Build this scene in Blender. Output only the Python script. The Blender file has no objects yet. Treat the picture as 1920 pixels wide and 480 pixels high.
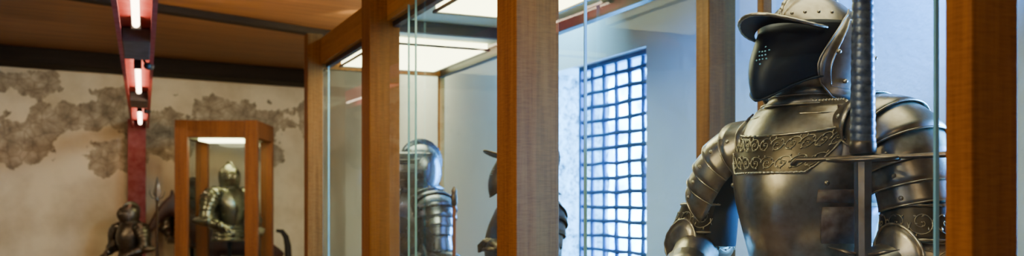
import bpy, math, random
from mathutils import Vector, Matrix
random.seed(4)
S = bpy.context.scene
C = S.collection
R = math.radians
PI = math.pi

# ---------------------------------------------------------------- materials
def newmat(name):
    m = bpy.data.materials.new(name); m.use_nodes = True
    nt = m.node_tree; nt.nodes.clear()
    out = nt.nodes.new('ShaderNodeOutputMaterial')
    return m, nt, out
def N(nt, typ, **kw):
    n = nt.nodes.new(typ)
    for k, v in kw.items():
        if k in n.inputs.keys(): n.inputs[k].default_value = v
        else: setattr(n, k, v)
    return n
def mathn(nt, op, a, b=None):
    n = nt.nodes.new('ShaderNodeMath'); n.operation = op
    for i, x in enumerate((a, b)):
        if x is None: continue
        if isinstance(x, (int, float)): n.inputs[i].default_value = x
        else: nt.links.new(x, n.inputs[i])
    return n.outputs[0]
def ramp(nt, fac, stops):
    n = nt.nodes.new('ShaderNodeValToRGB')
    e = n.color_ramp.elements
    while len(e) < len(stops): e.new(0.5)
    for i, (p, c) in enumerate(stops):
        e[i].position = p; e[i].color = (*c, 1) if len(c) == 3 else c
    nt.links.new(fac, n.inputs[0])
    return n.outputs[0]
def coords(nt, scale=(1, 1, 1), rot=(0, 0, 0)):
    t = nt.nodes.new('ShaderNodeTexCoord'); m = nt.nodes.new('ShaderNodeMapping')
    m.inputs['Scale'].default_value = scale; m.inputs['Rotation'].default_value = rot
    nt.links.new(t.outputs['Object'], m.inputs['Vector'])
    return m.outputs[0]
def noise(nt, vec, scale, detail=4, rough=.55):
    n = N(nt, 'ShaderNodeTexNoise'); n.inputs['Scale'].default_value = scale
    n.inputs['Detail'].default_value = detail; n.inputs['Roughness'].default_value = rough
    nt.links.new(vec, n.inputs['Vector'])
    return n.outputs[0]
def principled(nt, out, **kw):
    b = nt.nodes.new('ShaderNodeBsdfPrincipled')
    for k, v in kw.items():
        if isinstance(v, bpy.types.NodeSocket): nt.links.new(v, b.inputs[k])
        else: b.inputs[k].default_value = (*v, 1) if isinstance(v, tuple) and len(v) == 3 else v
    nt.links.new(b.outputs[0], out.inputs[0])
    return b
def bump(nt, b, h, strength=.2, dist=.01):
    n = nt.nodes.new('ShaderNodeBump'); n.inputs['Strength'].default_value = strength; n.inputs['Distance'].default_value = dist
    nt.links.new(h, n.inputs['Height']); nt.links.new(n.outputs[0], b.inputs['Normal'])
def mix3(a, b, t): return tuple(a[i]*(1-t)+b[i]*t for i in range(3))

def plain(name, col, rough=.6, metal=0.0, var=.18, scale=12, spec=.5):
    m, nt, out = newmat(name)
    v = noise(nt, coords(nt), scale)
    c = ramp(nt, v, [(.3, mix3(col, (0, 0, 0), var)), (.7, mix3(col, (1, 1, 1), var*.35 if max(col) > .06 else 0))])
    b = principled(nt, out, **{'Base Color': c, 'Roughness': rough, 'Metallic': metal, 'Specular IOR Level': spec})
    return m
def steel(name, col, patina, rough=(.22, .45), amount=.55, bumpy=.05):
    m, nt, out = newmat(name)
    v = coords(nt)
    n1 = noise(nt, v, 7, 4, .55); n2 = noise(nt, v, 60, 3, .5)
    mx = mathn(nt, 'ADD', mathn(nt, 'MULTIPLY', n1, .80), mathn(nt, 'MULTIPLY', n2, .20))
    c = ramp(nt, mx, [(.34, patina), (amount, mix3(patina, col, .65)), (.62, col)])
    r = N(nt, 'ShaderNodeMapRange'); nt.links.new(n1, r.inputs[0])
    r.inputs[1].default_value = .3; r.inputs[2].default_value = .7
    r.inputs[3].default_value = rough[1]; r.inputs[4].default_value = rough[0]
    b = principled(nt, out, **{'Base Color': c, 'Roughness': r.outputs[0], 'Metallic': 1.0})
    bump(nt, b, n1, bumpy, .02)
    return m
def wood(name, dark, light, axis='z', rough=.55, gs=1.0):
    m, nt, out = newmat(name)
    sc = {'z': (55*gs, 55*gs, 2.5*gs), 'x': (2.5*gs, 55*gs, 55*gs), 'y': (55*gs, 2.5*gs, 55*gs)}[axis]
    g = noise(nt, coords(nt, sc), 1.0, 6, .65)
    g2 = noise(nt, coords(nt, tuple(x*.12 for x in sc)), 1.0, 3)
    g3 = noise(nt, coords(nt, {'z': (30, 30, 210), 'x': (210, 30, 30), 'y': (30, 210, 30)}[axis]), 1.0, 2)
    f = mathn(nt, 'ADD', mathn(nt, 'ADD', mathn(nt, 'MULTIPLY', g, .45), mathn(nt, 'MULTIPLY', g2, .30)), mathn(nt, 'MULTIPLY', g3, .25))
    c = ramp(nt, f, [(.36, dark), (.60, light)])
    b = principled(nt, out, **{'Base Color': c, 'Roughness': rough, 'Specular IOR Level': .18})
    bump(nt, b, g, .12, .004)
    return m
def emit(name, col, strength):
    m, nt, out = newmat(name)
    v = noise(nt, coords(nt), 3)
    c = ramp(nt, v, [(.2, mix3(col, (0, 0, 0), .06)), (.8, col)])
    e = N(nt, 'ShaderNodeEmission'); nt.links.new(c, e.inputs[0]); e.inputs[1].default_value = strength
    nt.links.new(e.outputs[0], out.inputs[0])
    return m
def glass_mat(name, tint=(.90, .962, .965), base=.055, edge=.6):
    m, nt, out = newmat(name)
    lw = N(nt, 'ShaderNodeLayerWeight'); lw.inputs[0].default_value = .5
    f = mathn(nt, 'POWER', lw.outputs['Facing'], 4.5)
    sm = noise(nt, coords(nt, (1, 1, .25)), 3.0, 3)
    f = mathn(nt, 'ADD', mathn(nt, 'MULTIPLY', f, edge), base)
    f = mathn(nt, 'MULTIPLY', f, mathn(nt, 'ADD', mathn(nt, 'MULTIPLY', sm, .3), .85))
    t = N(nt, 'ShaderNodeBsdfTransparent'); t.inputs[0].default_value = (*tint, 1)
    g = N(nt, 'ShaderNodeBsdfGlossy'); g.inputs['Roughness'].default_value = .015
    mx = N(nt, 'ShaderNodeMixShader')
    nt.links.new(f, mx.inputs[0]); nt.links.new(t.outputs[0], mx.inputs[1]); nt.links.new(g.outputs[0], mx.inputs[2])
    nt.links.new(mx.outputs[0], out.inputs[0])
    return m

M = {}
M['steel'] = steel('bronze_grey_steel', (.55, .465, .355), (.19, .138, .09), (.25, .42), .50)
M['steel2'] = steel('cool_blue_grey_steel', (.24, .29, .37), (.07, .08, .10), (.18, .36), .5)
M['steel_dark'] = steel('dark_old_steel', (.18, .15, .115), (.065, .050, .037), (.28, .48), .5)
M['steel_warm'] = steel('greenish_grey_steel', (.29, .28, .19), (.09, .08, .05), (.25, .42), .48)
M['rim'] = steel('polished_rim_steel', (.58, .50, .37), (.28, .21, .13), (.22, .36), .45, .03)
M['etch'] = steel('etched_ground', (.15, .113, .07), (.055, .04, .024), (.35, .55), .5)
M['etchline'] = steel('etched_gilt_line', (.56, .47, .31), (.30, .22, .13), (.28, .42), .45, .02)
M['black'] = plain('shade_black_steel', (.004, .005, .012), .42, .0, .3, 12, .25)  # shade on the helmet face and under its peak, put into the colour
M['cloth'] = plain('dark_padding_cloth', (.02, .02, .022), .9)
M['leather'] = plain('brown_leather', (.085, .034, .014), .5, 0, .3, 40)
M['grip'] = plain('black_grip_leather', (.045, .05, .075), .36, .4, .3, 60)
M['iron'] = steel('sword_iron', (.22, .165, .12), (.085, .056, .035), (.3, .5), .5)
M['wood'] = wood('case_wood_upright', (.165, .055, .009), (.335, .135, .027), 'z')
M['wood_x'] = wood('case_wood_rail', (.28, .10, .018), (.46, .205, .045), 'x')
M['wood_shaded'] = wood('shaded_case_wood', (.105, .030, .007), (.22, .072, .015), 'z')  # the case wood with shade mixed into its colour
M['beam'] = wood('dark_ceiling_beam', (.008, .005, .003), (.02, .012, .007), 'x', .8)
M['rail'] = plain('dark_metal_rail', (.045, .05, .055), .4, .6)
M['cream'] = plain('cream_board', (.84, .88, .58), .7, 0, .05)
M['deck'] = plain('grey_deck_fabric', (.48, .52, .45), .9)
M['diff'] = emit('warm_diffuser', (1.0, .94, .50), 11.5)
M['diff2'] = emit('soft_diffuser', (1.0, .90, .60), 4.2)
M['tube'] = emit('warm_tube', (1.0, .76, .52), 16.0)
M['red'] = plain('red_painted_steel', (.44, .018, .008), .6, 0, .2)
M['red_dark'] = plain('dark_red_painted_steel', (.22, .008, .008), .75, 0, .2)
M['grey'] = plain('grey_metal_box', (.10, .09, .08), .5, .4)
M['blackplastic'] = plain('black_plastic', (.012, .012, .012), .5)
M['glass'] = glass_mat('case_glass')
M['glass_back'] = glass_mat('case_back_glass', (.86, .97, .985), .012, .25)
M['edge'] = plain('green_glass_edge', (.28, .66, .72), .15, 0, .1)
M['lattice'] = plain('daylit_iron_lattice', (.014, .095, .30), .6, .0)  # blue daylight on the iron is part of this colour
M['horse'] = plain('dark_brown_horse_hide', (.050, .014, .007), .5, 0, .3, 14)
M['mane'] = plain('dark_horse_mane', (.012, .007, .005), .7)
M['shaft'] = wood('red_brown_shaft', (.10, .028, .012), (.20, .06, .022), 'z')
M['shaft_dark'] = wood('dark_brown_shaft', (.028, .014, .008), (.06, .03, .015), 'z')

def rough_stone():
    m, nt, out = newmat('rough_white_stone')
    v = coords(nt)
    n1 = noise(nt, v, 18, 8, .7)
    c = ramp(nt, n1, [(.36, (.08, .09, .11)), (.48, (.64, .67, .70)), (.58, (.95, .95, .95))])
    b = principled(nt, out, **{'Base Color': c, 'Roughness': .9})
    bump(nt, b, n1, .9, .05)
    return m
M['stone'] = rough_stone()
def plaster(name, blobs=None, base=(.76, .64, .44), dirt=(.52, .41, .26)):
    m, nt, out = newmat(name)
    v = coords(nt)
    n1 = noise(nt, v, 1.3, 6); n2 = noise(nt, v, 14, 6, .7)
    c = ramp(nt, n1, [(.35, dirt), (.58, base)])
    h = n2
    if blobs:
        sep = N(nt, 'ShaderNodeSeparateXYZ'); nt.links.new(v, sep.inputs[0])
        cur = None
        for (bx, bz, rx, rz) in blobs:
            dx = mathn(nt, 'DIVIDE', mathn(nt, 'SUBTRACT', sep.outputs[0], bx), rx)
            dz = mathn(nt, 'DIVIDE', mathn(nt, 'SUBTRACT', sep.outputs[2], bz), rz)
            q = mathn(nt, 'SQRT', mathn(nt, 'ADD', mathn(nt, 'MULTIPLY', dx, dx), mathn(nt, 'MULTIPLY', dz, dz)))
            cur = q if cur is None else mathn(nt, 'MINIMUM', cur, q)
        nn = noise(nt, v, 3.0, 6, .56)
        cur = mathn(nt, 'ADD', cur, mathn(nt, 'MULTIPLY', mathn(nt, 'SUBTRACT', nn, .5), 3.4))
        mask = ramp(nt, mathn(nt, 'MULTIPLY', cur, .5), [(.49, (.92, .92, .92)), (.515, (0, 0, 0))])
        vor = N(nt, 'ShaderNodeTexVoronoi'); vor.inputs['Scale'].default_value = 6.5; nt.links.new(v, vor.inputs['Vector'])
        vor.feature = 'DISTANCE_TO_EDGE'
        n3 = noise(nt, v, 6, 5, .6)
        stone = ramp(nt, n3, [(.32, (.15, .108, .072)), (.48, (.32, .245, .16)), (.64, (.52, .42, .29))])
        mort = ramp(nt, vor.outputs['Distance'], [(.0, (.62, .59, .55)), (.06, (1, 1, 1))])
        ms = N(nt, 'ShaderNodeMix'); ms.data_type = 'RGBA'; ms.blend_type = 'MULTIPLY'; ms.inputs[0].default_value = 1
        nt.links.new(stone, ms.inputs[6]); nt.links.new(mort, ms.inputs[7])
        mx = N(nt, 'ShaderNodeMix'); mx.data_type = 'RGBA'
        nt.links.new(mask, mx.inputs[0]); nt.links.new(c, mx.inputs[6]); nt.links.new(ms.outputs[2], mx.inputs[7])
        c = mx.outputs[2]
    b = principled(nt, out, **{'Base Color': c, 'Roughness': .9})
    bump(nt, b, h, .25, .02)
    return m

# ---------------------------------------------------------------- mesh builder
class MB:
    def __init__(s): s.v = []; s.f = []
    def box(s, x0, x1, y0, y1, z0, z1):
        b = len(s.v)
        s.v += [Vector(p) for p in ((x0,y0,z0),(x1,y0,z0),(x1,y1,z0),(x0,y1,z0),(x0,y0,z1),(x1,y0,z1),(x1,y1,z1),(x0,y1,z1))]
        s.f += [tuple(b+i for i in q) for q in ((3,2,1,0),(4,5,6,7),(0,1,5,4),(1,2,6,5),(2,3,7,6),(3,0,4,7))]
        return s
    def prism(s, pts, z0, z1):
        b = len(s.v); n = len(pts)
        s.v += [Vector((p[0], p[1], z0)) for p in pts] + [Vector((p[0], p[1], z1)) for p in pts]
        s.f.append(tuple(b+i for i in range(n-1, -1, -1))); s.f.append(tuple(b+n+i for i in range(n)))
        for i in range(n):
            j = (i+1) % n; s.f.append((b+i, b+j, b+n+j, b+n+i))
        return s
    def grid(s, rows, close=False, cap=False):
        b = len(s.v); m = len(rows[0])
        for r in rows: s.v += [Vector(p) for p in r]
        for i in range(len(rows)-1):
            for j in range(m if close else m-1):
                k = (j+1) % m
                s.f.append((b+i*m+j, b+i*m+k, b+(i+1)*m+k, b+(i+1)*m+j))
        if cap and close:
            s.f.append(tuple(b+j for j in range(m-1, -1, -1)))
            s.f.append(tuple(b+(len(rows)-1)*m+j for j in range(m)))
        return s
    def tube(s, path, r, n=8, closed=False, flat=1.0):
        path = [Vector(p) for p in path]; L = len(path)
        if isinstance(r, (int, float)): r = [r]*L
        rows = []; u = None
        for i in range(L):
            if closed: t = path[(i+1) % L]-path[i-1]
            else: t = path[min(i+1, L-1)]-path[max(i-1, 0)]
            if t.length < 1e-9: t = Vector((0, 0, 1))
            t.normalize()
            if u is None:
                a = Vector((0, 0, 1)) if abs(t.z) < .9 else Vector((1, 0, 0))
                u = t.cross(a).normalized()
            else:
                u = (u-t*u.dot(t))
                u = u.normalized() if u.length > 1e-9 else t.orthogonal().normalized()
            w = t.cross(u)
            rows.append([path[i]+u*(r[i]*math.cos(2*PI*k/n))+w*(r[i]*flat*math.sin(2*PI*k/n)) for k in range(n)])
        if closed: rows.append(rows[0])
        return s.grid(rows, True, not closed)
    def ball(s, c, r, nu=16, nv=10):
        if isinstance(r, (int, float)): r = (r, r, r)
        rows = []
        for i in range(nv+1):
            th = PI*(.004+.992*i/nv)
            rows.append([(c[0]+r[0]*math.sin(th)*math.cos(2*PI*k/nu), c[1]+r[1]*math.sin(th)*math.sin(2*PI*k/nu), c[2]-r[2]*math.cos(th)) for k in range(nu)])
        return s.grid(rows, True, True)
    def lathe(s, prof, c=(0, 0), n=24):
        return s.grid([[(c[0]+r*math.cos(2*PI*k/n), c[1]+r*math.sin(2*PI*k/n), z) for k in range(n)] for r, z in prof], True, True)
    def mirror(s):
        for p in s.v: p.x = -p.x
        s.f = [tuple(reversed(f)) for f in s.f]
        return s
    def build(s, name, mat, parent=None, smooth=True, bevel=0, solid=0, sub=0):
        me = bpy.data.meshes.new(name)
        me.from_pydata([tuple(p) for p in s.v], [], s.f); me.materials.append(mat); me.validate()
        if smooth: me.polygons.foreach_set('use_smooth', [True]*len(me.polygons))
        o = bpy.data.objects.new(name, me); C.objects.link(o)
        if parent: o.parent = parent
        if solid:
            m = o.modifiers.new('thick', 'SOLIDIFY'); m.thickness = solid; m.offset = 0
        if bevel:
            m = o.modifiers.new('bev', 'BEVEL'); m.width = bevel; m.segments = 2; m.limit_method = 'ANGLE'
        if sub:
            m = o.modifiers.new('sub', 'SUBSURF'); m.levels = sub; m.render_levels = sub
        return o
def tag(o, label, cat, group=None):
    o['label'] = label; o['category'] = cat
    if group: o['group'] = group
    return o
def empty(name, loc, rz=0, sc=1):
    o = bpy.data.objects.new(name, None); C.objects.link(o)
    o.location = loc; o.rotation_euler = (0, 0, rz); o.scale = (sc,)*3; o.empty_display_size = .1
    return o
def struct(o): o['kind'] = 'structure'; return o
def lerp(a, b, t): return a+(b-a)*t
def table(xs, ys, x):
    if x <= xs[0]: return ys[0]
    for i in range(len(xs)-1):
        if x <= xs[i+1]:
            t = (x-xs[i])/(xs[i+1]-xs[i])
            y0 = ys[max(i-1, 0)]; y1 = ys[i]; y2 = ys[i+1]; y3 = ys[min(i+2, len(ys)-1)]
            return .5*((2*y1)+(-y0+y2)*t+(2*y0-5*y1+4*y2-y3)*t*t+(-y0+3*y1-3*y2+y3)*t**3)
    return ys[-1]

# row frame: s runs along the row of cases towards the viewer, o runs across it to the window wall
TH = math.atan2(-.912, .41)
D = Vector((math.cos(TH), math.sin(TH), 0)); NN = Vector((-math.sin(TH), math.cos(TH), 0))
def W(s, o, z=0): return D*s+NN*o+Vector((0, 0, z))

# ---------------------------------------------------------------- room
P0 = Vector((-6.4, 11.33, 0)); FD = Vector((.8435, .5372, 0)).normalized(); FA = math.atan2(FD.y, FD.x)
blobs = [(.25, 2.98, .46, .17), (.2, 2.22, .44, .26), (.9, 2.62, .58, .22), (1.45, 2.78, .47, .28), (1.42, 2.1, .42, .26),
         (1.95, 2.5, .44, .40), (2.7, 2.80, .46, .20), (3.25, 2.62, .48, .30), (3.45, 2.2, .17, .16), (-.6, 2.6, .5, .4), (4.0, 2.75, .13, .28)]
M['farwall'] = plaster('peeling_plaster', blobs)
M['plain_plaster'] = plaster('white_plaster', None, (.84, .87, .88), (.75, .78, .80))
w = struct(MB().box(-3.2, 4.6, 0, .4, 0, 3.4).build('wall_far', M['farwall'], smooth=False))
w.location = P0; w.rotation_euler = (0, 0, FA)
# window wall with two openings (s ranges)
def window_wall():
    mb = MB(); z0, z1, zt = .62, 2.42, 3.4
    ops = [(-5.85, -4.53), (-1.85, -.97)]
    s = -13.75
    for a, b in ops:
        mb.box(s, a, 2.9, 3.4, 0, zt); mb.box(a, b, 2.9, 3.4, 0, z0); mb.box(a, b, 2.9, 3.4, z1, zt); s = b
    mb.box(s, 4.7, 2.9, 3.4, 0, zt)
    o = struct(mb.build('wall_right', M['plain_plaster'], smooth=False)); o.rotation_euler = (0, 0, TH)
    for i, (a, b) in enumerate(ops):
        al = -5.47 if i == 0 else a
        r = empty('window_%d' % (i+1), W((al+b)/2, 2.98, z0), TH); struct(r)
        r['label'] = ('bright window with dark iron lattice behind the long case', 'second barred window further along the same wall')[i]
        hw = (b-al)/2; h = z1-z0
        # rough stone lining of the reveal
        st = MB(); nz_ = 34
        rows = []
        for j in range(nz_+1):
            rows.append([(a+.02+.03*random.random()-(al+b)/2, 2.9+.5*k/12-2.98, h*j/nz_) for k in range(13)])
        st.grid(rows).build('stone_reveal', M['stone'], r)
        f = MB()
        f.box(-hw, -hw+.03, -.02, .02, 0, h).box(hw-.03, hw, -.02, .02, 0, h).box(-hw, hw, -.02, .02, 0, .03).box(-hw, hw, -.02, .02, h-.03, h)
        f.build('window_frame', M['lattice'], r, smooth=False)
        l = MB(); n = round((2*hw)/.155); m_ = round(h/.094)
        def jit(q): return (random.random()-.5)*q
        for k in range(1, n):
            x = -hw+2*hw*k/n
            l.tube([(x+jit(.010), 0, h*j/m_) for j in range(m_+1)], [.0165+jit(.006) for j in range(m_+1)], 6)
        for k in range(1, m_):
            z = h*k/m_
            l.tube([(-hw+2*hw*j/n, 0, z+jit(.012)) for j in range(n+1)], [.0145+jit(.005) for j in range(n+1)], 6)
        l.build('lattice', M['lattice'], r)
        ld = bpy.data.lights.new('window_portal', 'AREA'); ld.shape = 'RECTANGLE'; ld.size = b-a; ld.size_y = h
        ld.cycles.is_portal = True
        lo = bpy.data.objects.new('window_portal', ld); C.objects.link(lo)
        lo.location = W((a+b)/2, 3.42, z0+h/2)
        lo.rotation_euler = (-NN).to_track_quat('-Z', 'Y').to_euler()
window_wall()
M['roomwall'] = plaster('cream_plaster', None, (.45, .37, .25), (.35, .28, .18))
struct(MB().box(-9.3, -9, -3.3, 9.9, 0, 3.4).build('wall_left', M['roomwall'], smooth=False))
struct(MB().box(-9.3, 5.0, -3.3, -3, 0, 3.4).build('wall_back', M['roomwall'], smooth=False))
def floor_mat():
    m, nt, out = newmat('worn_wood_floor')
    v = coords(nt, (1, 1, 1), (0, 0, -TH))
    br = N(nt, 'ShaderNodeTexBrick'); br.inputs['Scale'].default_value = 1.2
    br.inputs['Color1'].default_value = (.24, .12, .045, 1); br.inputs['Color2'].default_value = (.30, .15, .06, 1); br.inputs['Mortar'].default_value = (.03, .015, .008, 1)
    br.inputs['Mortar Size'].default_value = .006
    nt.links.new(v, br.inputs['Vector'])
    principled(nt, out, **{'Base Color': br.outputs[0], 'Roughness': .45})
    return m
out_poly = [(-9.3, -3.3), (5.4, -3.3), (5.4, 0), (0.2, 14.2), (-2.6, 14.6), (-9.3, 10.2)]
struct(MB().prism(out_poly, -.2, 0).build('floor', floor_mat(), smooth=False))
def ceil_mat():
    m, nt, out = newmat('ceiling_boards')
    v = coords(nt, (1, 1, 1), (0, 0, -FA))
    sep = N(nt, 'ShaderNodeSeparateXYZ'); nt.links.new(v, sep.inputs[0])
    fr = mathn(nt, 'FRACT', mathn(nt, 'MULTIPLY', sep.outputs[1], 2.6))
    line = ramp(nt, fr, [(.0, (.25, .25, .25)), (.05, (1, 1, 1))])
    mp = N(nt, 'ShaderNodeMapping'); mp.inputs['Scale'].default_value = (1.2, 22, 1); nt.links.new(v, mp.inputs[0])
    g = noise(nt, mp.outputs[0], 1.0, 6, .6)
    c = ramp(nt, g, [(.3, (.14, .054, .012)), (.7, (.28, .12, .030))])
    mx = N(nt, 'ShaderNodeMix'); mx.data_type = 'RGBA'; mx.blend_type = 'MULTIPLY'; mx.inputs[0].default_value = 1
    nt.links.new(c, mx.inputs[6]); nt.links.new(line, mx.inputs[7])
    principled(nt, out, **{'Base Color': mx.outputs[2], 'Roughness': .6})
    return m
struct(MB().prism(out_poly, 3.4, 3.6).build('ceiling', ceil_mat(), smooth=False))
def beam(i, p, q, wd, z0, z1):
    p = Vector((*p, 0)); q = Vector((*q, 0)); d = q-p
    o = struct(MB().box(0, d.length, -wd/2, wd/2, z0, z1).build('trim_%d' % i, M['beam'], smooth=False, bevel=.01))
    o.location = p; o.rotation_euler = (0, 0, math.atan2(d.y, d.x))
a = P0-FD*2.9; b = P0+FD*4.0; nrm = Vector((FD.y, -FD.x, 0))
beam(1, (a+nrm*.28)[:2], (b+nrm*.28)[:2], .5, 3.2, 3.4)
beam(2, (-4.9, 7.25), (-1.2, 10.85), .14, 3.33, 3.4)

# ---------------------------------------------------------------- red light track and column
def light_track():
    A = Vector((-1.06, 2.5, 2.5)); B = Vector((-4.92, 12.0, 2.5)); d = (B-A); L = d.length
    r = empty('light_track', A, math.atan2(d.y, d.x))
    tag(r, 'red steel ceiling track with glowing tube lamps running to the red column', 'light track')
    ch = MB().box(0, L, -.105, .105, .075, .09)
    for sg in (-1, 1):
        y = sg*.1
        ch.box(0, L, y-.007, y+.007, -.0, .085); ch.box(0, L, y-.02 if sg > 0 else y-.007, y+.007 if sg > 0 else y+.02, -.012, 0)
    ch.build('channel', M['red'], r, smooth=False)
    k = L/9.5
    for y0, y1 in ((3.65, 5.23), (6.8, 8.4), (10.0, 11.7)):
        x0 = (y0-2.5)*k; x1 = (y1-2.5)*k
        tb = MB().tube([(x0, 0, .03), (x1, 0, .03)], .02, 12).build('tube_lamp', M['tube'], r)
        for x in (x0-.03, x1):
            MB().box(x, x+.03, -.028, .028, .0, .075).build('lamp_holder', M['blackplastic'], r, smooth=False, bevel=.004)
    for y0 in (5.55, 8.75):
        x0 = (y0-2.5)*k
        MB().box(x0, x0+.75, -.08, .08, -.015, .07).build('ballast_box', M['grey'], r, smooth=False, bevel=.006)
        h = MB(); xx = x0+.95
        h.tube([(xx-.03, -.06, -.030), (xx+.0, -.068, -.028), (xx+.07, -.085, -.018)], [.022, .026, .030], 14)
        hd = h.build('spotlight_head', M['blackplastic'], r)
        MB().tube([(xx, -.02, .06), (xx, -.06, -.02)], .010, 10).build('bracket', M['blackplastic'], hd)
    for x in (1.0, 4.0, 7.0, 9.6):
        MB().tube([(x, 0, .09), (x, 0, .9)], .008, 8).build('hanger_rod', M['blackplastic'], r)
light_track()
cb = MB().box(-.11, .11, -.10, -.085, 0, 2.6).box(-.11, .11, .085, .10, 0, 2.6).box(-.008, .008, -.09, .09, 0, 2.6).box(-.14, .14, -.12, .12, 0, .02)
o = cb.build('steel_column', M['red_dark'], smooth=False); o.location = (-4.98, 12.03, 0); o.rotation_euler = (0, 0, .42)
tag(o, 'red painted steel column standing at the far plaster wall', 'column')

# ---------------------------------------------------------------- display cases
def pane(mb_pts, parent, edges=(), mat='glass'):
    m = MB(); m.v = [Vector(p) for p in mb_pts]; m.f = [(0, 1, 2, 3)]
    p = m.build('glass_pane', M[mat], parent, smooth=False)
    for (x, y, z0, z1) in edges:
        MB().box(x-.0022, x+.0022, y-.004, y+.004, z0, z1).build('pane_edge', M['edge'], p, smooth=False)
    return p
def diffuser(parent, x0, x1, y0, y1, z, mat='diff'):
    d = MB().box(x0, x1, y0, y1, z-.035, z).build('light_diffuser', M[mat], parent, smooth=False)
    f = MB(); t = .012
    f.box(x0-t, x1+t, y0-t, y0, z-.042, z-.03).box(x0-t, x1+t, y1, y1+t, z-.042, z-.03).box(x0-t, x0, y0, y1, z-.042, z-.03).box(x1, x1+t, y0, y1, z-.042, z-.03)
    f.build('diffuser_frame', M['rail'], d, smooth=False)
def long_case():
    cs, co = -3.35, 1.62
    r = empty('display_case', W(cs, co), TH)
    tag(r, 'long orange wood and glass display case with lit ceiling panels holding armour', 'display case')
    def X(s): return s-cs
    def Y(o): return o-co
    zt = 2.555
    for (s0, s1, o0, o1) in ((-5.76, -5.66, 1.15, 1.25), (-4.36, -4.21, 1.15, 1.30), (-2.68, -2.53, 1.15, 1.30), (-.975, -.928, 1.15, 1.25),
                             (-5.76, -5.72, 2.04, 2.08), (-4.33, -4.25, 1.99, 2.08), (-2.76, -2.68, 1.98, 2.10), (-2.43, -2.40, 1.99, 2.03), (-1.0, -.928, 2.0, 2.1)):
        MB().box(X(s0), X(s1), Y(o0), Y(o1), .0, zt).build('post', M['wood'], r, smooth=False, bevel=.004)
    for (s0, s1, o0, o1) in ((-5.66, -4.36, 1.235, 1.33), (-4.21, -2.68, 1.235, 1.33), (-2.53, -.975, 1.235, 1.33)):
        MB().box(X(s0), X(s1), Y(o0), Y(o1), 2.37, 2.53).build('top_rail', M['wood_x'], r, smooth=False, bevel=.004)
        MB().box(X(s0), X(s1), Y(o0+.03), Y(o0+.06), 2.345, 2.37).build('metal_rail', M['rail'], r, smooth=False)
    MB().box(X(-5.72), X(-.95), Y(2.03), Y(2.07), 2.335, 2.40).build('metal_rail', M['rail'], r, smooth=False)
    MB().box(X(-5.72), X(-5.67), Y(1.25), Y(2.04), 2.34, 2.53).build('top_rail', M['wood'], r, smooth=False)
    MB().box(X(-.97), X(-.935), Y(1.25), Y(2.0), 2.37, 2.53).build('top_rail', M['wood'], r, smooth=False)
    MB().box(X(-5.70), X(-.94), Y(1.30), Y(2.05), 2.395, 2.43).build('ceiling_board', M['cream'], r, smooth=False)
    diffuser(r, X(-5.64), X(-4.72), Y(1.36), Y(1.97), 2.395)
    diffuser(r, X(-3.86), X(-2.90), Y(1.36), Y(1.86), 2.395)
    diffuser(r, X(-2.25), X(-1.2), Y(1.36), Y(1.90), 2.395, 'diff2')
    for s in (-4.28, -2.60):
        MB().box(X(s-.02), X(s+.02), Y(1.3), Y(2.0), 2.34, 2.395).build('cross_rail', M['rail'], r, smooth=False)
    MB().box(X(-5.72), X(-.93), Y(1.20), Y(2.06), 0, .15).build('plinth', M['wood_x'], r, smooth=False, bevel=.005)
    MB().box(X(-5.66), X(-.98), Y(1.32), Y(1.98), .15, .155).build('deck', M['deck'], r, smooth=False)
    def fp(s0, s1, o, es=(), mat='glass'):
        z0, z1 = .15, 2.37
        pane([(X(s0), Y(o), z0), (X(s1), Y(o), z0), (X(s1), Y(o), z1), (X(s0), Y(o), z1)], r, [(X(e), Y(o), z0, z1) for e in es], mat)
    fp(-5.66, -4.36, 1.27, (-5.60,))
    fp(-4.21, -3.66, 1.20, (-3.66,)); fp(-3.82, -2.68, 1.22, (-3.82,))
    fp(-2.53, -1.05, 1.22, (-1.05,)); fp(-2.18, -.975, 1.20, (-2.18,))
    fp(-5.70, -4.33, 2.05, (), 'glass_back'); fp(-4.25, -2.76, 2.05, (), 'glass_back'); fp(-2.68, -1.0, 2.05, (), 'glass_back')
    x = X(-5.70)
    pane([(x, Y(1.25), .15), (x, Y(2.02), .15), (x, Y(2.02), 2.37), (x, Y(1.25), 2.37)], r, (), 'glass_back')
long_case()
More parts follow.
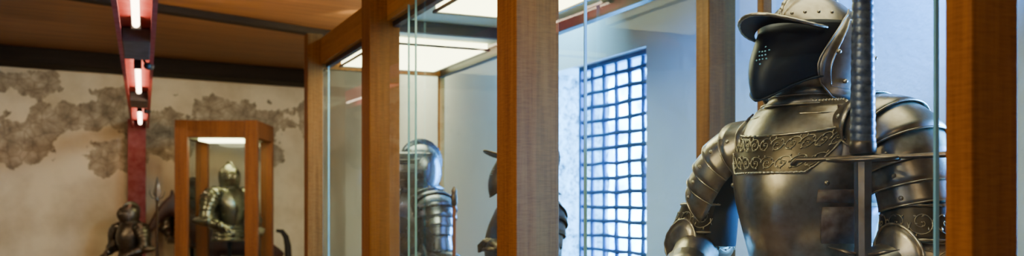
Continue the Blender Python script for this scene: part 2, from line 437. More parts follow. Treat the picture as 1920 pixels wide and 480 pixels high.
def small_case():
    r = empty('display_case', (-3.42, 10.85, 0), R(3))
    tag(r, 'small shaded wood glass case near the peeling plaster wall', 'display case')
    hx, hy, t, zt = .468, .45, .145, 2.45
    for sx in (-1, 1):
        for sy in (-1, 1):
            x0 = sx*hx-(t if sx > 0 else 0); y0 = sy*hy-(t*.6 if sy > 0 else 0)
            MB().box(x0, x0+t, y0, y0+t*.6, 0, zt).build('post', M['wood_shaded'], r, smooth=False, bevel=.006)
    for sy in (-1, 1):
        y0 = sy*hy-(.08 if sy > 0 else 0)
        MB().box(-hx+t, hx-t, y0, y0+.08, zt-.2, zt-.005).build('top_rail', M['wood_shaded'], r, smooth=False, bevel=.006)
    for sx in (-1, 1):
        x0 = sx*hx-(.1 if sx > 0 else 0)
        MB().box(x0, x0+.1, -hy+.1, hy-.1, zt-.2, zt-.005).build('top_rail', M['wood_shaded'], r, smooth=False)
    MB().box(-hx+.1, hx-.1, -hy+.08, hy-.08, zt-.2, zt-.17).build('ceiling_board', M['cream'], r, smooth=False)
    MB().box(-.25, .25, -.26, .18, zt-.225, zt-.2).build('light_diffuser', M['diff'], r, smooth=False)
    MB().box(-hx+.01, hx-.01, -hy+.01, hy-.01, 0, .15).build('plinth', M['wood_shaded'], r, smooth=False)
    for y in (-hy+.05, hy-.05):
        pane([(-hx+t, y, .15), (hx-t, y, .15), (hx-t, y, zt-.2), (-hx+t, y, zt-.2)], r, (), 'glass')
    for x in (-hx+.07, hx-.07):
        pane([(x, -hy+.1, .15), (x, hy-.1, .15), (x, hy-.1, zt-.2), (x, -hy+.1, zt-.2)], r, (), 'glass_back')
small_case()

# ---------------------------------------------------------------- armour
BZ = [1.02, 1.08, 1.14, 1.20, 1.26, 1.32, 1.37, 1.41, 1.44]
BA = [.152, .158, .170, .186, .200, .204, .195, .170, .135]
BB = [.125, .145, .165, .175, .172, .155, .132, .108, .085]
BP = [98, 98, 98, 96, 90, 80, 72, 68, 66]
def bp(phi, z, off=0.0):
    a = table(BZ, BA, z)+off; b = table(BZ, BB, z)+off
    c = max(0, math.cos(phi))
    return Vector((a*math.sin(phi), -(b*math.cos(phi)+.020*c**6), z))
def scrolls(mb, surf, L, H, n, r, seg=30):
    for i in range(n):
        cx = (i+.5)/n; dr = 1 if i % 2 else -1
        pts = []; rx = .56/n
        for k in range(seg+1):
            th = dr*(k/seg*2*PI*1.6)+PI*(0 if dr > 0 else 1); rad = (1-.86*k/seg)
            pts.append((cx+rad*math.cos(th)*rx, .5+rad*math.sin(th)*.43))
        mb.tube([surf(*p) for p in pts], [r*(1.15-.5*k/seg) for k in range(seg+1)], 5)
        for k in (3, 6, 9, 12, 15, 18, 22):
            x, y = pts[k]
            dx = (x-cx); dy = y-.5
            q = []
            for e in range(5):
                f = 1+e*.10*(1 if k % 2 else -1); sk = e*.05*dr
                q.append((cx+dx*f-dy*sk*rx/.43, min(.96, max(.04, .5+dy*f+dx*sk*.43/rx))))
            mb.tube([surf(*p) for p in q], [r*.5, r*1.5, r*1.9, r*1.2, r*.3], 5)
        mb.ball(tuple(surf(cx, .5)), r*2.0, 6, 5)
def rope(mb, path, r, closed=False, sub=4, amp=.22):
    pts = []; P = [Vector(p) for p in path]; n = len(P)
    for i in range(n if closed else n-1):
        for k in range(sub): pts.append(P[i].lerp(P[(i+1) % n], k/sub))
    if not closed: pts.append(P[-1])
    mb.tube(pts, [r*(1+amp*math.sin(i*2*PI/4)) for i in range(len(pts))], 6, closed)
AX = [0, .2, .42, .62, .82, 1.0]
AP = [(.115, 0, 1.380, .050, .088), (.176, 0, 1.376, .078, .114), (.230, 0, 1.346, .092, .122), (.262, -.005, 1.295, .092, .117), (.282, -.01, 1.237, .086, .102), (.294, -.015, 1.185, .078, .084)]
SLOPE = [0.0, 0.0, 0.0]
def apath(t):
    p = [table(AX, [p[i] for p in AP], t) for i in range(5)]
    p[0] += -SLOPE[0]*(1-t)**.8*min(1, .35+t*2)+SLOPE[2]*t*t; p[2] -= SLOPE[1]*(1-t)
    return p
def aring(t, f=1.0, phis=None):
    x, y, z, ro, ry = apath(t); e = .02
    x1, _, z1, _, _ = apath(min(1, t+e)); x0, _, z0, _, _ = apath(max(0, t-e))
    T = Vector((x1-x0, 0, z1-z0)).normalized(); O = Vector((-T.z, 0, T.x))
    return [Vector((x, y, z))+O*(ro*f*math.cos(p))+Vector((0, 1, 0))*(ry*f*math.sin(p)) for p in phis]

def gauntlet(parent, mat, Wp, dirv, sg, up=Vector((0, 0, 1))):
    d = Vector(dirv).normalized(); side = d.cross(up).normalized(); nr = side.cross(d)
    m = MB(); rows = []
    for t, ra, rb in ((-.09, .062, .055), (-.05, .052, .045), (0, .040, .034), (.04, .046, .024), (.085, .046, .02), (.09, .03, .012)):
        rows.append([Vector(Wp)+d*t+side*(ra*math.cos(2*PI*k/18))+nr*(rb*math.sin(2*PI*k/18)) for k in range(18)])
    m.grid(rows, True, True)
    g = m.build('gauntlet', mat, parent)
    for i, ln in enumerate((.062, .074, .070, .054)):
        b = Vector(Wp)+d*.08+side*(-.033+.022*i)
        pth = [b, b+d*ln*.45-nr*.012, b+d*ln*.62-nr*.045, b+d*ln*.35-nr*.068]
        MB().tube(pth, [.0105, .0105, .0095, .007], 8).build('finger', mat, g)
    b = Vector(Wp)+d*.025+side*(.035*-sg)
    MB().tube([b, b+side*(-.025*sg)+d*.025-nr*.01, b+side*(-.02*sg)+d*.055-nr*.035], [.012, .011, .007], 8).build('thumb', mat, g)

def suit(label, loc, yaw, helm_yaw=0, sc=1.0, hi=True, mats=None, arms=None, stand=0.0, group=None, helm='burgonet', seat=False):
    mt = dict(steel=M['steel'], rim=M['rim'], visor=M['black']); mt.update(mats or {})
    st, rim = mt['steel'], mt['rim']
    root = empty('suit_of_armour', loc, yaw, sc); tag(root, label, 'armour', group)
    nphi = 41 if hi else 21
    # --- breastplate
    rows = []
    zs = [1.02+.42*i/24 for i in range(25)]
    for z in zs:
        pm = R(table(BZ, BP, z)); rows.append([bp(-pm+2*pm*j/(nphi-1), z) for j in range(nphi)])
    bpo = MB().grid(rows).build('breastplate', st, root, solid=.004)
    m = MB(); rope(m, [r_[0] for r_ in rows][8:]+list(rows[-1])+[r_[-1] for r_ in rows][:7:-1], .0048)
    m.build('roped_edge', rim, bpo)
    if hi:
        def srf(u, v, off=.0055):
            pm = R(lerp(30, 58, v**.8)); p = -pm+2*pm*u
            z = lerp(1.266, 1.356, v)+.022*v*abs(2*u-1)**2
            return bp(p, z, off)
        MB().grid([[srf(i/40, j/8, .0035) for i in range(41)] for j in range(9)]).build('etched_band', M['etch'], bpo)
        m = MB()
        scrolls(m, lambda u, v: srf(u, .48+.50*v), .33, .045, 11, .0011)
        scrolls(m, lambda u, v: srf(u, .02+.46*v), .27, .045, 8, .0011)
        m.build('etched_scroll', M['etchline'], bpo)
        m = MB()
        rope(m, [srf(i/40, 0) for i in range(41)]+[srf(1, j/8) for j in range(1, 9)]+[srf(1-i/40, 1) for i in range(1, 41)]+[srf(0, 1-j/8) for j in range(1, 8)], .0032, True, 2)
        m.build('band_border', rim, bpo)
        for p0, z0, z1 in ((57, 1.29, 1.425), (-60, 1.31, 1.425)):
            zz = [lerp(z0, z1, i/10) for i in range(11)]
            s_ = MB().grid([[bp(R(p0+dp), z, .009) for dp in (-6, -2, 2, 6)] for z in zz]).build('leather_strap', M['leather'], bpo, solid=.004)
            zc = lerp(z0, z1, .38)
            q = [bp(R(p0+7*math.cos(a)), zc+.016*math.sin(a), .013) for a in [2*PI*k/16 for k in range(16)]]
            bk = MB().tube(q, .0026, 6, True); bk.tube([bp(R(p0-7), zc, .014), bp(R(p0+7), zc, .014)], .002, 6)
            bk.build('buckle', rim, bpo)
        MB().grid([[bp(R(a), z, .007) for a in (40, 50, 62, 76, 90)] for z in (1.195, 1.21, 1.225)]).build('leather_strap', M['leather'], bpo, solid=.005)
        MB().grid([[bp(R(a), z, .0075) for a in (44, 56, 70, 82, 92)] for z in (1.10, 1.13, 1.16, 1.185)]).build('leather_strap', M['leather'], bpo, solid=.005)
        for a in (-70, -45, 45, 66):
            m = MB(); m.ball(tuple(bp(R(a), 1.275 if abs(a) > 60 else 1.24, .002)), .006, 10, 6)
            m.build('rivet', rim, bpo)
    # --- backplate, padding, fauld
    rows = []
    for z in zs:
        a = table(BZ, BA, z)*.99; b = table(BZ, BB, z)*.82
        rows.append([(a*math.sin(R(p)), -b*math.cos(R(p)), z) for p in range(95, 266, 9)])
    MB().grid(rows).build('backplate', st, root, solid=.004)
    m = MB()
    m.grid([[(.9*table(BZ, BA, z)*math.cos(2*PI*k/24), .72*table(BZ, BB, z)*math.sin(2*PI*k/24), z) for k in range(24)] for z in zs], True, True)
    m.tube([(0, 0, 1.40), (0, 0, 1.52)], .06, 16)
    for sg in (-1, 1): m.tube([(sg*.12, 0, 1.365), (sg*.19, 0, 1.35), (sg*.245, 0, 1.29), (sg*.285, -.015, 1.18), (sg*.295, -.015, 1.08)], [.05, .055, .055, .052, .05], 14)
    m.build('padding', M['cloth'], root)
    fo = None
    for i in range(4):
        z1 = 1.035-.045*i; z0 = z1-.058
        a1 = .154+.013*i; a0 = a1+.016
        rr = [[(a*math.sin(2*PI*k/36), -.86*a*math.cos(2*PI*k/36), z) for k in range(36)] for a, z in ((a1, z1), ((a1+a0)/2+.003, (z0+z1)/2), (a0, z0))]
        o_ = MB().grid(rr, True).build('fauld' if fo is None else 'lame', st, root if fo is None else fo, solid=.003)
        fo = fo or o_
    # --- gorget: flared base with stepped collar lames
    rr = []
    for rx, ry, z in ((.158, .122, 1.408), (.136, .110, 1.424), (.118, .102, 1.434), (.112, .100, 1.440)):
        rr.append([(rx*math.sin(2*PI*k/40), -ry*math.cos(2*PI*k/40), z) for k in range(40)])
    go = MB().grid(rr, True).build('gorget', st, root, solid=.003)
    m = MB(); rope(m, rr[0], .0045, True, 2); m.build('roped_edge', rim, go)
    for (x0, z0, x1, z1) in ((.112, 1.434, .094, 1.466), (.099, 1.458, .085, 1.490), (.090, 1.482, .084, 1.530)):
        rr = [[(rx*math.sin(2*PI*k/40), -(rx+.004)*math.cos(2*PI*k/40), z) for k in range(40)] for rx, z in ((x0, z0), (lerp(x0, x1, .7), lerp(z0, z1, .5)), (x1, z1))]
        lm = MB().grid(rr, True).build('collar_lame', st, go, solid=.003)
        m = MB(); m.tube(rr[0], .003, 6, True); m.build('collar_edge', rim, go)
    # --- arms
    for sg in (1, -1):
        E, Wp = ((.306, -.01, 1.075), (.21, -.23, 1.0)) if not arms else arms[sg]
        E = Vector(E); Wp = Vector(Wp)
        SLOPE[0], SLOPE[1], SLOPE[2] = (.06, .045, .026) if (sg < 0 and hi) else (0, 0, 0)
        if SLOPE[2]: E.x += .052; Wp.x += .02
        def fin(mb): return mb.mirror() if sg < 0 else mb
        phis = [R(-128+256*k/30) for k in range(31)]
        pa = None; edges = [0, .2, .38, .54, .70, .85, 1.0]
        for i in range(6):
            t0 = max(0, edges[i]-.03); t1 = edges[i+1]
            rw = [aring(lerp(t0, t1, q), lerp(.945, 1.05, q**1.3), phis) for q in (0, .25, .5, .75, 1)]
            o_ = fin(MB().grid(rw)).build('pauldron' if pa is None else 'lame', st, root if pa is None else pa, solid=.003)
            if pa is None: pa = o_
            mb = MB(); mb.tube(rw[-1], .0024, 6)
            fin(mb).build('lame_edge', rim, pa)
            if hi:
                for kk in (6, 22):
                    mb = MB(); mb.ball(tuple(lerp(rw[2][kk], rw[3][kk], .5)), .0058, 8, 6); fin(mb).build('rivet', rim, pa)
        # upper cannon with etched band
        c1 = Vector((.294+SLOPE[2], -.015, 1.195)); c0 = Vector((E.x-.004, E.y-.004, E.z+.035))
        def cs(u, v, off=0.0):
            c = c1.lerp(c0, v); a = 2*PI*u; r_ = .0745+.009*v+off
            return c+Vector((r_*math.cos(a), r_*math.sin(a)*1.05, 0))
        ca = fin(MB().grid([[cs(k/36, j/6) for k in range(36)] for j in range(7)], True)).build('upper_arm_guard', M['etch'] if hi else st, root, solid=.003)
        for v in (.06, .95):
            mb = MB(); rope(mb, [cs(k/36, v, .003) for k in range(36)], .004, True, 2); fin(mb).build('roped_edge', rim, ca)
        if hi:
            mb = MB(); scrolls(mb, lambda u, v: cs(u, .1+.8*v, .0028), .44, .075, 10, .0012, 28); fin(mb).build('etched_scroll', M['etchline'], ca)
        # couter: pointed elbow cup with an etched collar
        def ec(th, a, off=0.0):
            x = math.sin(th)*math.cos(a); y = math.sin(th)*math.sin(a); z = math.cos(th)
            pt = max(0, x*.88+y*.45)**4
            return E+Vector((x*(.090+off)+pt*.072, y*(.090+off)+pt*.022, z*(.064+off)))
        rows_ = [[ec(PI*(.02+.96*i/18), 2*PI*k/36) for k in range(36)] for i in range(19)]
        co_ = fin(MB().grid(rows_, True, True)).build('couter', st, root)
        if hi:
            mb = MB(); rope(mb, [ec(PI*.33, 2*PI*k/40, .002) for k in range(40)], .0034, True, 2)
            fin(mb).build('roped_edge', rim, co_)
            mb = MB(); scrolls(mb, lambda u, v: ec(PI*(.62-.24*v), 2*PI*u, .0015), .5, .06, 9, .0012, 26); fin(mb).build('etched_scroll', M['etchline'], co_)
        wing = []
        for rr_, off in ((.0, .016), (.35, .014), (.7, .006), (1.0, .0)):
            wing.append([E+Vector((.06*rr_*math.cos(a)-.005, -.090-off*.8, .072*rr_*math.sin(a)*(1-.25*math.cos(a)))) for a in [2*PI*k/28 for k in range(28)]])
        fin(MB().grid(wing, True)).build('couter_wing', st, co_, solid=.003)
        mb = MB(); rope(mb, wing[-1], .0035, True, 2); fin(mb).build('wing_edge', rim, co_)
        # lower cannon
        d = Wp-E
        pth = [E+d*t for t in (.12, .3, .55, .8, .95)]
        fin(MB().tube(pth, [.058, .062, .056, .046, .045], 20)).build('forearm_guard', st, root)
        dm = Vector((d.x*sg, d.y, d.z)); gauntlet(root, st, Vector((Wp.x*sg, Wp.y, Wp.z)), dm, sg, Vector((0, 0, 1)) if abs(d.normalized().z) < .85 else Vector((0, -1, 0)))
    # --- helmet (own yaw)
    def el(phi, z, a=.099, b=.127, c=.125, zc=1.588):
        k = math.sqrt(max(0, 1-((z-zc)/c)**2)) if z > zc else math.sqrt(max(0, 1-((z-zc)/(c*1.55))**2))
        return Vector((a*k*math.sin(phi), -b*k*math.cos(phi)+.006, z))
    rows = []
    for i in range(22):
        t = i/21; z = 1.475+(1.7125-1.475)*math.sin(t*PI/2)
        rows.append([el(2*PI*k/48, z) for k in range(48)])
    he = MB().grid(rows, True, True).build('helmet', st, root, solid=0)
    he.rotation_euler = (0, 0, helm_yaw)
    if hi: he.scale = (1.14, 1.08, 1.0)
    cmb = []
    for i in range(31):
        a = lerp(R(-62), R(100), i/30)
        hgt = .028*math.sin(PI*min(1, max(0, i/30)))**.7
        y = .006+.127*math.sin(a); z = 1.588+.125*math.cos(a)
        cmb.append((Vector((0, y*.97, z-.004)), Vector((0, y+hgt*math.sin(a)*.9, z+hgt*math.cos(a)))))
    mb = MB()
    mb.grid([[p+Vector((-.009, 0, 0)), p.lerp(q, .6)+Vector((-.004, 0, 0)), q+Vector((-.0025, 0, 0)), q+Vector((.0025, 0, 0)), p.lerp(q, .6)+Vector((.004, 0, 0)), p+Vector((.009, 0, 0))] for p, q in cmb])
    mb.build('comb', st, he)
    mb = MB(); rope(mb, [q for p, q in cmb], .0042, sub=3); mb.build('roped_edge', rim, he)
    if helm == 'burgonet':
        VZ = [1.430, 1.46, 1.50, 1.54, 1.575, 1.61, 1.64]; VA = [.076, .088, .098, .103, .104, .103, .099]; VB = [.142, .151, .156, .153, .142, .130, .120]
        def vs(phi, v, off=0):
            c = max(0, math.cos(phi)); zb = lerp(1.500, 1.440, c**3.5); z = lerp(zb, 1.632, v)
            a = table(VZ, VA, z)+off; b = table(VZ, VB, z)+off
            return Vector((a*math.sin(phi), -(b*math.cos(phi)+.030*c**5*(1-v*v)), z))
        MB().grid([[vs(R(-92+184*j/36), i/16) for j in range(37)] for i in range(17)]).build('visor', mt['visor'], he, solid=.003)
        for pc in (4,):
            mb = MB()
            for k in range(13):
                a = 2*PI*k/6+(PI/6 if k > 6 else 0); q = .0 if k == 6 else (.010 if k < 6 else .019)
                mb.ball(tuple(vs(R(pc)+q*math.cos(a)/.15, .56+q*math.sin(a)/.17, .001)), .0022, 6, 5)
            bh = mb.build('breath_hole_glints', M['edge'], he)  # pale balls paint the light coming through the holes
        mb = MB(); rope(mb, [vs(R(-92+184*j/36), 0, .002) for j in range(37)], .003, sub=1); mb.build('roped_edge', M['black'], he)
        # arched pointed peak, high at its point and drooping to both sides, with a black sheet as its shade underneath
        def pk(u, v, dz=0):
            p = R(-62+124*u); c = max(0, math.cos(p)); w_ = (1-abs(2*u-1)**2.0)
            ve = v*w_
            a = lerp(.107, .132, ve); b = lerp(.131, .198, ve)
            zi = 1.600+.032*c**1.5; zo = 1.588+.054*c**2.0
            return Vector((a*math.sin(p), -b*c**.9-.004, lerp(zi, zo, ve)+dz))
        MB().grid([[pk(i/36, j/8) for i in range(37)] for j in range(9)]).build('peak', st, he)
        MB().grid([[pk(i/36, j/8, -.004) for i in range(37)] for j in range(9)]).build('peak_shade', M['black'], he)
        mb = MB(); rope(mb, [pk(i/36, 1) for i in range(37)], .0046, sub=2, amp=.08); mb.build('roped_edge', rim, he)
        for i in range(9):
            mb = MB(); mb.ball(tuple(el(R(-70+140*i/8), 1.655)), .0042, 8, 6); mb.build('rivet', rim, he)
    else:
        def cv(phi, z, off=0):
            c = max(0, math.cos(phi)); t = (z-1.46)/.17
            b = .118+.045*math.sin(PI*min(1, max(0, t*.85)))+off; a = .1+.006*math.sin(PI*t)+off
            return Vector((a*math.sin(phi), -(b*math.cos(phi)+.02*c**5), z))
        vi = MB().grid([[cv(R(-95+190*j/30), lerp(1.455, 1.60, i/10)) for j in range(31)] for i in range(11)]).build('visor', st, he, solid=.003)
        MB().grid([[cv(R(-95+190*j/30), lerp(1.612, 1.66, i/4), -.012*i/4) for j in range(31)] for i in range(5)]).build('brow_plate', st, he, solid=.003)
        for z in (1.455, 1.50, 1.545, 1.60, 1.612):
            mb = MB(); rope(mb, [cv(R(-95+190*j/30), z, .002) for j in range(31)], .003, sub=1); mb.build('roped_edge', rim, he)
    for sg in (-1, 1):
        CA, CB = (.113, .147) if hi else (.1075, .136)
        def ch(u, v, off=0):
            # shell-shaped cheek piece: wide at the jaw, narrowing to a pivot near the temple
            wv = table([0, .12, .35, .6, .85, 1], [.50, .80, .95, .80, .55, .30], v)
            ph = R(90)+R(48)*wv*(u*2-1)+R(14)*v
            z = lerp(1.448, 1.662, v)-.010*math.sin(PI*u)*(1-v)
            k = el(ph, z, CA+off, CB+off, .150, 1.575)
            return k+Vector((.001+.010*math.exp(-((u-.5)/.3)**2)*math.sin(PI*v), 0, 0))
        def fin(mb): return mb.mirror() if sg < 0 else mb
        cp = fin(MB().grid([[ch(i/14, j/16) for i in range(15)] for j in range(17)])).build('cheek_plate', st, he, solid=.004)
        for q in (1.0, .74):
            loop = [ch(.5-.5*q, lerp(.5, j/14, q), .002) for j in range(15)]+[ch(lerp(.5-.5*q, .5+.5*q, i/6), .5+.5*q, .002) for i in range(1, 6)]
            loop += [ch(.5+.5*q, lerp(.5, 1-j/14, q), .002) for j in range(15)]+[ch(lerp(.5+.5*q, .5-.5*q, i/6), .5-.5*q, .002) for i in range(1, 6)]
            mb = MB(); rope(mb, loop, .0022 if q == 1 else .0017, True, 1, .08); fin(mb).build('raised_rim', st, cp)
        if hi:
            for (u, v) in ((.5, .82), (.3, .2), (.7, .2), (.15, .5), (.85, .5)):
                mb = MB(); mb.ball(tuple(ch(u, v, .004)), .0058, 10, 6); fin(mb).build('rivet', rim, cp)
    nk = [[Vector(((.09+f)*math.sin(R(p)), -(.105+f*1.6)*math.cos(R(p)), z)) for p in range(95, 266, 9)] for f, z in ((0, 1.52), (.004, 1.495), (.012, 1.47), (.028, 1.452))]
    MB().grid(nk).build('neck_guard', st, he, solid=.003)
    # --- stand
    if not seat:
        mb = MB(); mb.lathe([(.17, -stand), (.17, -stand+.02), (.05, -stand+.035), (.024, -stand+.05), (.022, 1.1)], n=32)
        mb.build('display_stand', M['blackplastic'], root)
    return root

suit('large bronze-grey suit of armour with darkly shaded visor beside the upright sword', (.751, 2.28, .305), R(-55), R(-2), 1.0, True, stand=.15)
ar3 = {1: ((.290, .0, 1.08), (.17, -.12, 1.20)), -1: ((.300, -.01, 1.075), (.21, -.20, 1.0))}
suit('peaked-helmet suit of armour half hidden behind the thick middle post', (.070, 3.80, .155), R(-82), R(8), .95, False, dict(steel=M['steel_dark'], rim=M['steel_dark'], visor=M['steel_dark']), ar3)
suit('blue-grey steel suit of armour with round closed helmet in far bay', (-.527, 5.12, .155), R(-62), R(0), .98, False, dict(steel=M['steel2'], rim=M['steel2']), helm='close')
suit('greenish-grey steel suit of armour inside the small shaded wood case', (-3.38, 10.85, .15), R(52), R(-10), 1.06, False, dict(steel=M['steel_warm'], rim=M['steel_warm']), helm='close')
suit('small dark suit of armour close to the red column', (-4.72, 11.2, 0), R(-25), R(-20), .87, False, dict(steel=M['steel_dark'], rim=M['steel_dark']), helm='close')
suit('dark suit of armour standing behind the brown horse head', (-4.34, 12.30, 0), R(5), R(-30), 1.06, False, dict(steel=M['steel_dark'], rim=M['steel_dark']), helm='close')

# ---------------------------------------------------------------- great sword
def sword():
    x, y = .753, 1.946
    r = empty('two_handed_sword', (x, y, .155), R(-45))
    tag(r, 'two-handed sword with long ridged grip standing upright before large armour', 'sword')
    zg = 1.594-.155
    rows = []; n = 28; K = 320
    for i in range(K+1):
        t = i/K; z = lerp(zg+.03, zg+.46, t)
        base = lerp(.0255, .0195, t)
        row = []
        for k in range(n):
            a = 2*PI*k/n
            w_ = ((z/.0175)+a/(2*PI)) % 1.0
            q = base+.0013*abs(math.sin(PI*w_))
            row.append((q*math.cos(a), q*math.sin(a), z))
        rows.append(row)
    MB().grid(rows, True, True).build('grip', M['grip'], r)
    MB().lathe([(.018, zg+.455), (.028, zg+.47), (.036, zg+.50), (.036, zg+.52), (.024, zg+.55), (.01, zg+.56)], n=28).build('pommel', M['iron'], r)
    MB().lathe([(.022, zg+.010), (.027, zg+.014), (.028, zg+.03), (.025, zg+.042)], n=28).build('collar', M['iron'], r)
    g = MB()
    A0, A1 = -.155, .178
    g.tube([(A0-.012, 0, zg-.008), (A0-.004, 0, zg-.005), (A0+.005, 0, zg+.003), (-.1, 0, zg+.002), (-.04, 0, zg+.003), (0, 0, zg+.004), (.04, 0, zg+.003), (.1, 0, zg+.002), (A1-.005, 0, zg+.003), (A1+.004, 0, zg-.005), (A1+.012, 0, zg-.008)],
           [.003, .0075, .0065, .005, .006, .010, .006, .005, .0065, .0075, .003], 12)
    cg = g.build('crossguard', M['iron'], r)
    for sg in (-1, 1):
        q = [(.075*math.cos(a), sg*(.040*math.sin(a)+.004), zg-.004*math.sin(a)) for a in [PI*k/24 for k in range(25)]]
        MB().tube(q, .0042, 10).build('side_ring', M['iron'], cg)
    b = MB(); rws = []
    for z, wd, th in ((zg+.01, .020, .0075), (zg-.1, .019, .007), (zg-.19, .019, .006), (zg-.25, .024, .005), (zg-.9, .022, .004), (.06, .014, .003), (.0, .001, .001)):
        rws.append([(-wd, 0, z), (-wd*.35, -th, z), (wd*.35, -th, z), (wd, 0, z), (wd*.35, th, z), (-wd*.35, th, z)])
    b.grid(rws, True, True); bl = b.build('blade', M['iron'], r, smooth=False)
    for sg in (-1, 1):
        lg = MB(); lg.tube([(sg*.015, 0, zg-.207), (sg*.045, 0, zg-.199), (sg*.078, 0, zg-.192)], [.011, .009, .0015], 8, flat=.5)
        lg.build('blade_lug', M['iron'], bl)
sword()
# ---------------------------------------------------------------- spear, staff, horse
def spear(x, y):
    r = empty('spear', (x, y, 0), R(15)); tag(r, 'tall spear with winged blade standing between small armour and horse', 'spear')
    MB().tube([(0, 0, 0), (0, 0, 1.53)], .016, 10).build('shaft', M['shaft_dark'], r)
    m = MB(); pr = [(1.50, .016), (1.545, .024), (1.56, .018), (1.60, .045), (1.66, .034), (1.74, .018), (1.81, .001)]
    m.grid([[(-w_, 0, z), (0, -.008, z), (w_, 0, z), (0, .008, z)] for z, w_ in pr], True, True)
    sh = m.build('spearhead', M['steel_dark'], r, smooth=False)
    for sg in (-1, 1):
        m = MB(); m.tube([(sg*.015, 0, 1.545), (sg*.06, 0, 1.56), (sg*.085, 0, 1.62), (sg*.075, 0, 1.66)], [.012, .013, .01, .002], 8, flat=.5)
        m.build('wing', M['steel_dark'], sh)
spear(-4.18, 10.68)
def staff():
    p = W(-4.0, 1.50)
    r = empty('staff', (p.x, p.y, .155), 0); tag(r, 'thin red-brown staff with iron cap standing inside long case', 'staff')
    MB().tube([(0, 0, 0), (0, 0, 1.36)], .009, 10).build('shaft', M['shaft'], r)
    MB().lathe([(.010, 1.33), (.015, 1.34), (.015, 1.375), (.011, 1.39), (.014, 1.40), (.004, 1.42)], n=14).build('cap', M['iron'], r)
staff()
HX, HY = -3.64, 11.96
def horse():
    r = empty('horse_figure', (HX, HY, 0), R(-62), 1.06); tag(r, 'dark brown model horse with its head beside the small wood case', 'horse')
    # hips, barrel, chest, neck base, neck, crest, poll, cheek, nose, muzzle
    J = [(0, .42, .98, .20), (0, .05, .97, .22), (0, -.28, .99, .22), (0, -.45, 1.10, .17), (0, -.58, 1.24, .125), (0, -.68, 1.36, .095), (0, -.76, 1.42, .075), (0, -.84, 1.33, .085), (0, -.96, 1.16, .052), (0, -1.04, 1.05, .048)]
    E = [(i, i+1) for i in range(9)]
    for sg in (-1, 1):
        b = len(J)
        J += [(sg*.12, -.30, .8, .10), (sg*.13, -.33, .5, .05), (sg*.13, -.31, .28, .04), (sg*.13, -.33, .08, .042), (sg*.13, -.36, .03, .05)]
        E += [(2, b), (b, b+1), (b+1, b+2), (b+2, b+3), (b+3, b+4)]
        b = len(J)
        J += [(sg*.13, .45, .78, .13), (sg*.14, .36, .6, .075), (sg*.14, .52, .42, .05), (sg*.14, .50, .1, .04), (sg*.14, .47, .03, .05)]
        E += [(0, b), (b, b+1), (b+1, b+2), (b+2, b+3), (b+3, b+4)]
        b = len(J)
        J += [(sg*.045, -.75, 1.50, .020), (sg*.05, -.755, 1.57, .006)]
        E += [(6, b), (b, b+1)]
    me = bpy.data.meshes.new('body'); me.from_pydata([j[:3] for j in J], E, [])
    o = bpy.data.objects.new('body', me); C.objects.link(o); o.parent = r; me.materials.append(M['horse'])
    sk = o.modifiers.new('skin', 'SKIN')
    for i, j in enumerate(J): me.skin_vertices[0].data[i].radius = (j[3], j[3])
    me.skin_vertices[0].data[0].use_root = True
    sk.use_smooth_shade = True
    sb = o.modifiers.new('sub', 'SUBSURF'); sb.levels = 2; sb.render_levels = 2
    mb = MB(); mb.tube([(0, -.26, 1.22), (0, -.38, 1.28), (0, -.50, 1.37), (0, -.61, 1.46), (0, -.72, 1.51)], [.02, .035, .04, .035, .012], 10, flat=1.4); mb.build('mane', M['mane'], r)
    mb = MB(); mb.tube([(0, .50, 1.06), (0, .57, 1.05), (0, .62, .98), (0, .645, .86), (0, .65, .7), (0, .64, .52), (0, .62, .36)], [.02, .03, .036, .042, .045, .035, .008], 10); mb.build('tail', M['mane'], r)
    for sg in (-1, 1):
        mb = MB(); mb.ball((sg*.062, -.845, 1.345), .014, 10, 8); mb.build('eye', M['blackplastic'], r)
    mb = MB()
    rows = [[(.24*math.sin(R(p)), y, .975+.245*math.cos(R(p))+.05*abs(y-.05)/.25) for p in range(-80, 81, 10)] for y in (-.22, -.1, .05, .2, .3)]
    mb.grid(rows).build('saddle', M['leather'], r, solid=.02)
horse()

# ---------------------------------------------------------------- light
wd = bpy.data.worlds.new('daylight'); S.world = wd; wd.use_nodes = True
nt = wd.node_tree; bg = nt.nodes['Background']
tc = nt.nodes.new('ShaderNodeTexCoord'); nz = nt.nodes.new('ShaderNodeTexNoise'); nz.inputs['Scale'].default_value = 40; nz.inputs['Detail'].default_value = 6
nt.links.new(tc.outputs['Generated'], nz.inputs['Vector'])
cr = nt.nodes.new('ShaderNodeValToRGB'); cr.color_ramp.elements[0].position = .38; cr.color_ramp.elements[0].color = (.012, .13, .62, 1)
cr.color_ramp.elements[1].position = .55; cr.color_ramp.elements[1].color = (.14, .52, 1, 1)
nt.links.new(nz.outputs[0], cr.inputs[0]); nt.links.new(cr.outputs[0], bg.inputs[0]); bg.inputs[1].default_value = 80.0

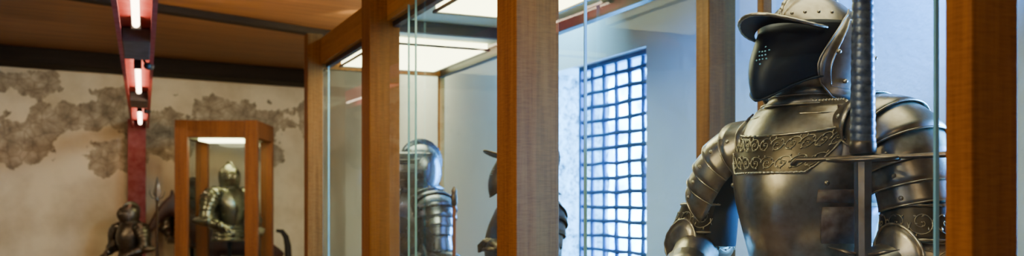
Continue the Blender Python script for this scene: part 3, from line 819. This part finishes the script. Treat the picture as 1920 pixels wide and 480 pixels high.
def area(loc, target, size, power, col):
    l = bpy.data.lights.new('area', 'AREA'); l.size = size; l.energy = power; l.color = col
    o = bpy.data.objects.new('added_fill', l); C.objects.link(o); o.location = loc
    o.rotation_euler = (Vector(target)-Vector(loc)).to_track_quat('-Z', 'Y').to_euler()
def spot(loc, target, power, col, ang=60, blend=.6, soft=.06):
    l = bpy.data.lights.new('spot', 'SPOT'); l.energy = power; l.color = col; l.spot_size = R(ang); l.spot_blend = blend; l.shadow_soft_size = soft
    o = bpy.data.objects.new('unseen_spot', l); C.objects.link(o); o.location = loc
    o.rotation_euler = (Vector(target)-Vector(loc)).to_track_quat('-Z', 'Y').to_euler()
warm = (1, .70, .37)
area((-3.0, 1.0, 3.3), (-1.5, 3, 0), 1.0, 58, warm)  # these warm area lights are unseen fills added for posts, armour, wall and ceiling
area((-2.4, .3, 2.4), (.7, 2.2, 1.4), .9, 42, warm)
area((.3, -1.8, 3.0), (.6, 1.6, 1.4), .6, 18, warm)
area((-6.8, 6.5, 3.3), (-5.5, 11, 1.5), 1.2, 32, (1, .78, .47))
area((-2.2, 7.5, 2.2), (-3.0, 9.5, 3.4), .6, 38, warm)
spot((-5.6, 8.0, 3.0), (-4.6, 12.3, 1.6), 100, (1, .78, .47), 75)
spot((-1.2, .6, 3.2), (.70, 2.25, 1.42), 160, (1, .74, .44), 26, .6, .10)  # added out-of-view spot warming the large armour's chest
# added blue lamps stand in for daylight behind cases and at near window
blue = (.06, .26, 1)
spot(W(-1.5, 2.45, 3.3), W(-3.5, 2.9, 1.8), 2100, (.10, .34, 1), 46, .6, .15)
spot(W(-1.30, 3.35, 1.75), W(-1.72, 1.62, 1.6), 2800, blue, 40, .6, .25)
area(W(-5.3, 2.45, 3.3), W(-7.6, 2.9, 1.7), .5, 115, (.26, .64, .9))  # added fill without a fitting, brightens the wall beyond the lattice
area(W(-8.6, 2.2, 3.3), W(-9.4, 2.9, 1.4), .5, 60, (1, .88, .48))  # added warm fill for the far end of the window wall

# ---------------------------------------------------------------- camera
cam = bpy.data.cameras.new('camera'); co = bpy.data.objects.new('camera', cam); C.objects.link(co)
co.location = (0, 0, 1.5); co.rotation_euler = (PI/2, 0, 0)
cam.sensor_width = 36; cam.sensor_fit = 'HORIZONTAL'; cam.lens = 36*1700/1920; cam.shift_y = 140/1920
cam.clip_start = .05
cam.dof.use_dof = True; cam.dof.focus_distance = 2.15; cam.dof.aperture_fstop = 4.0
S.camera = co
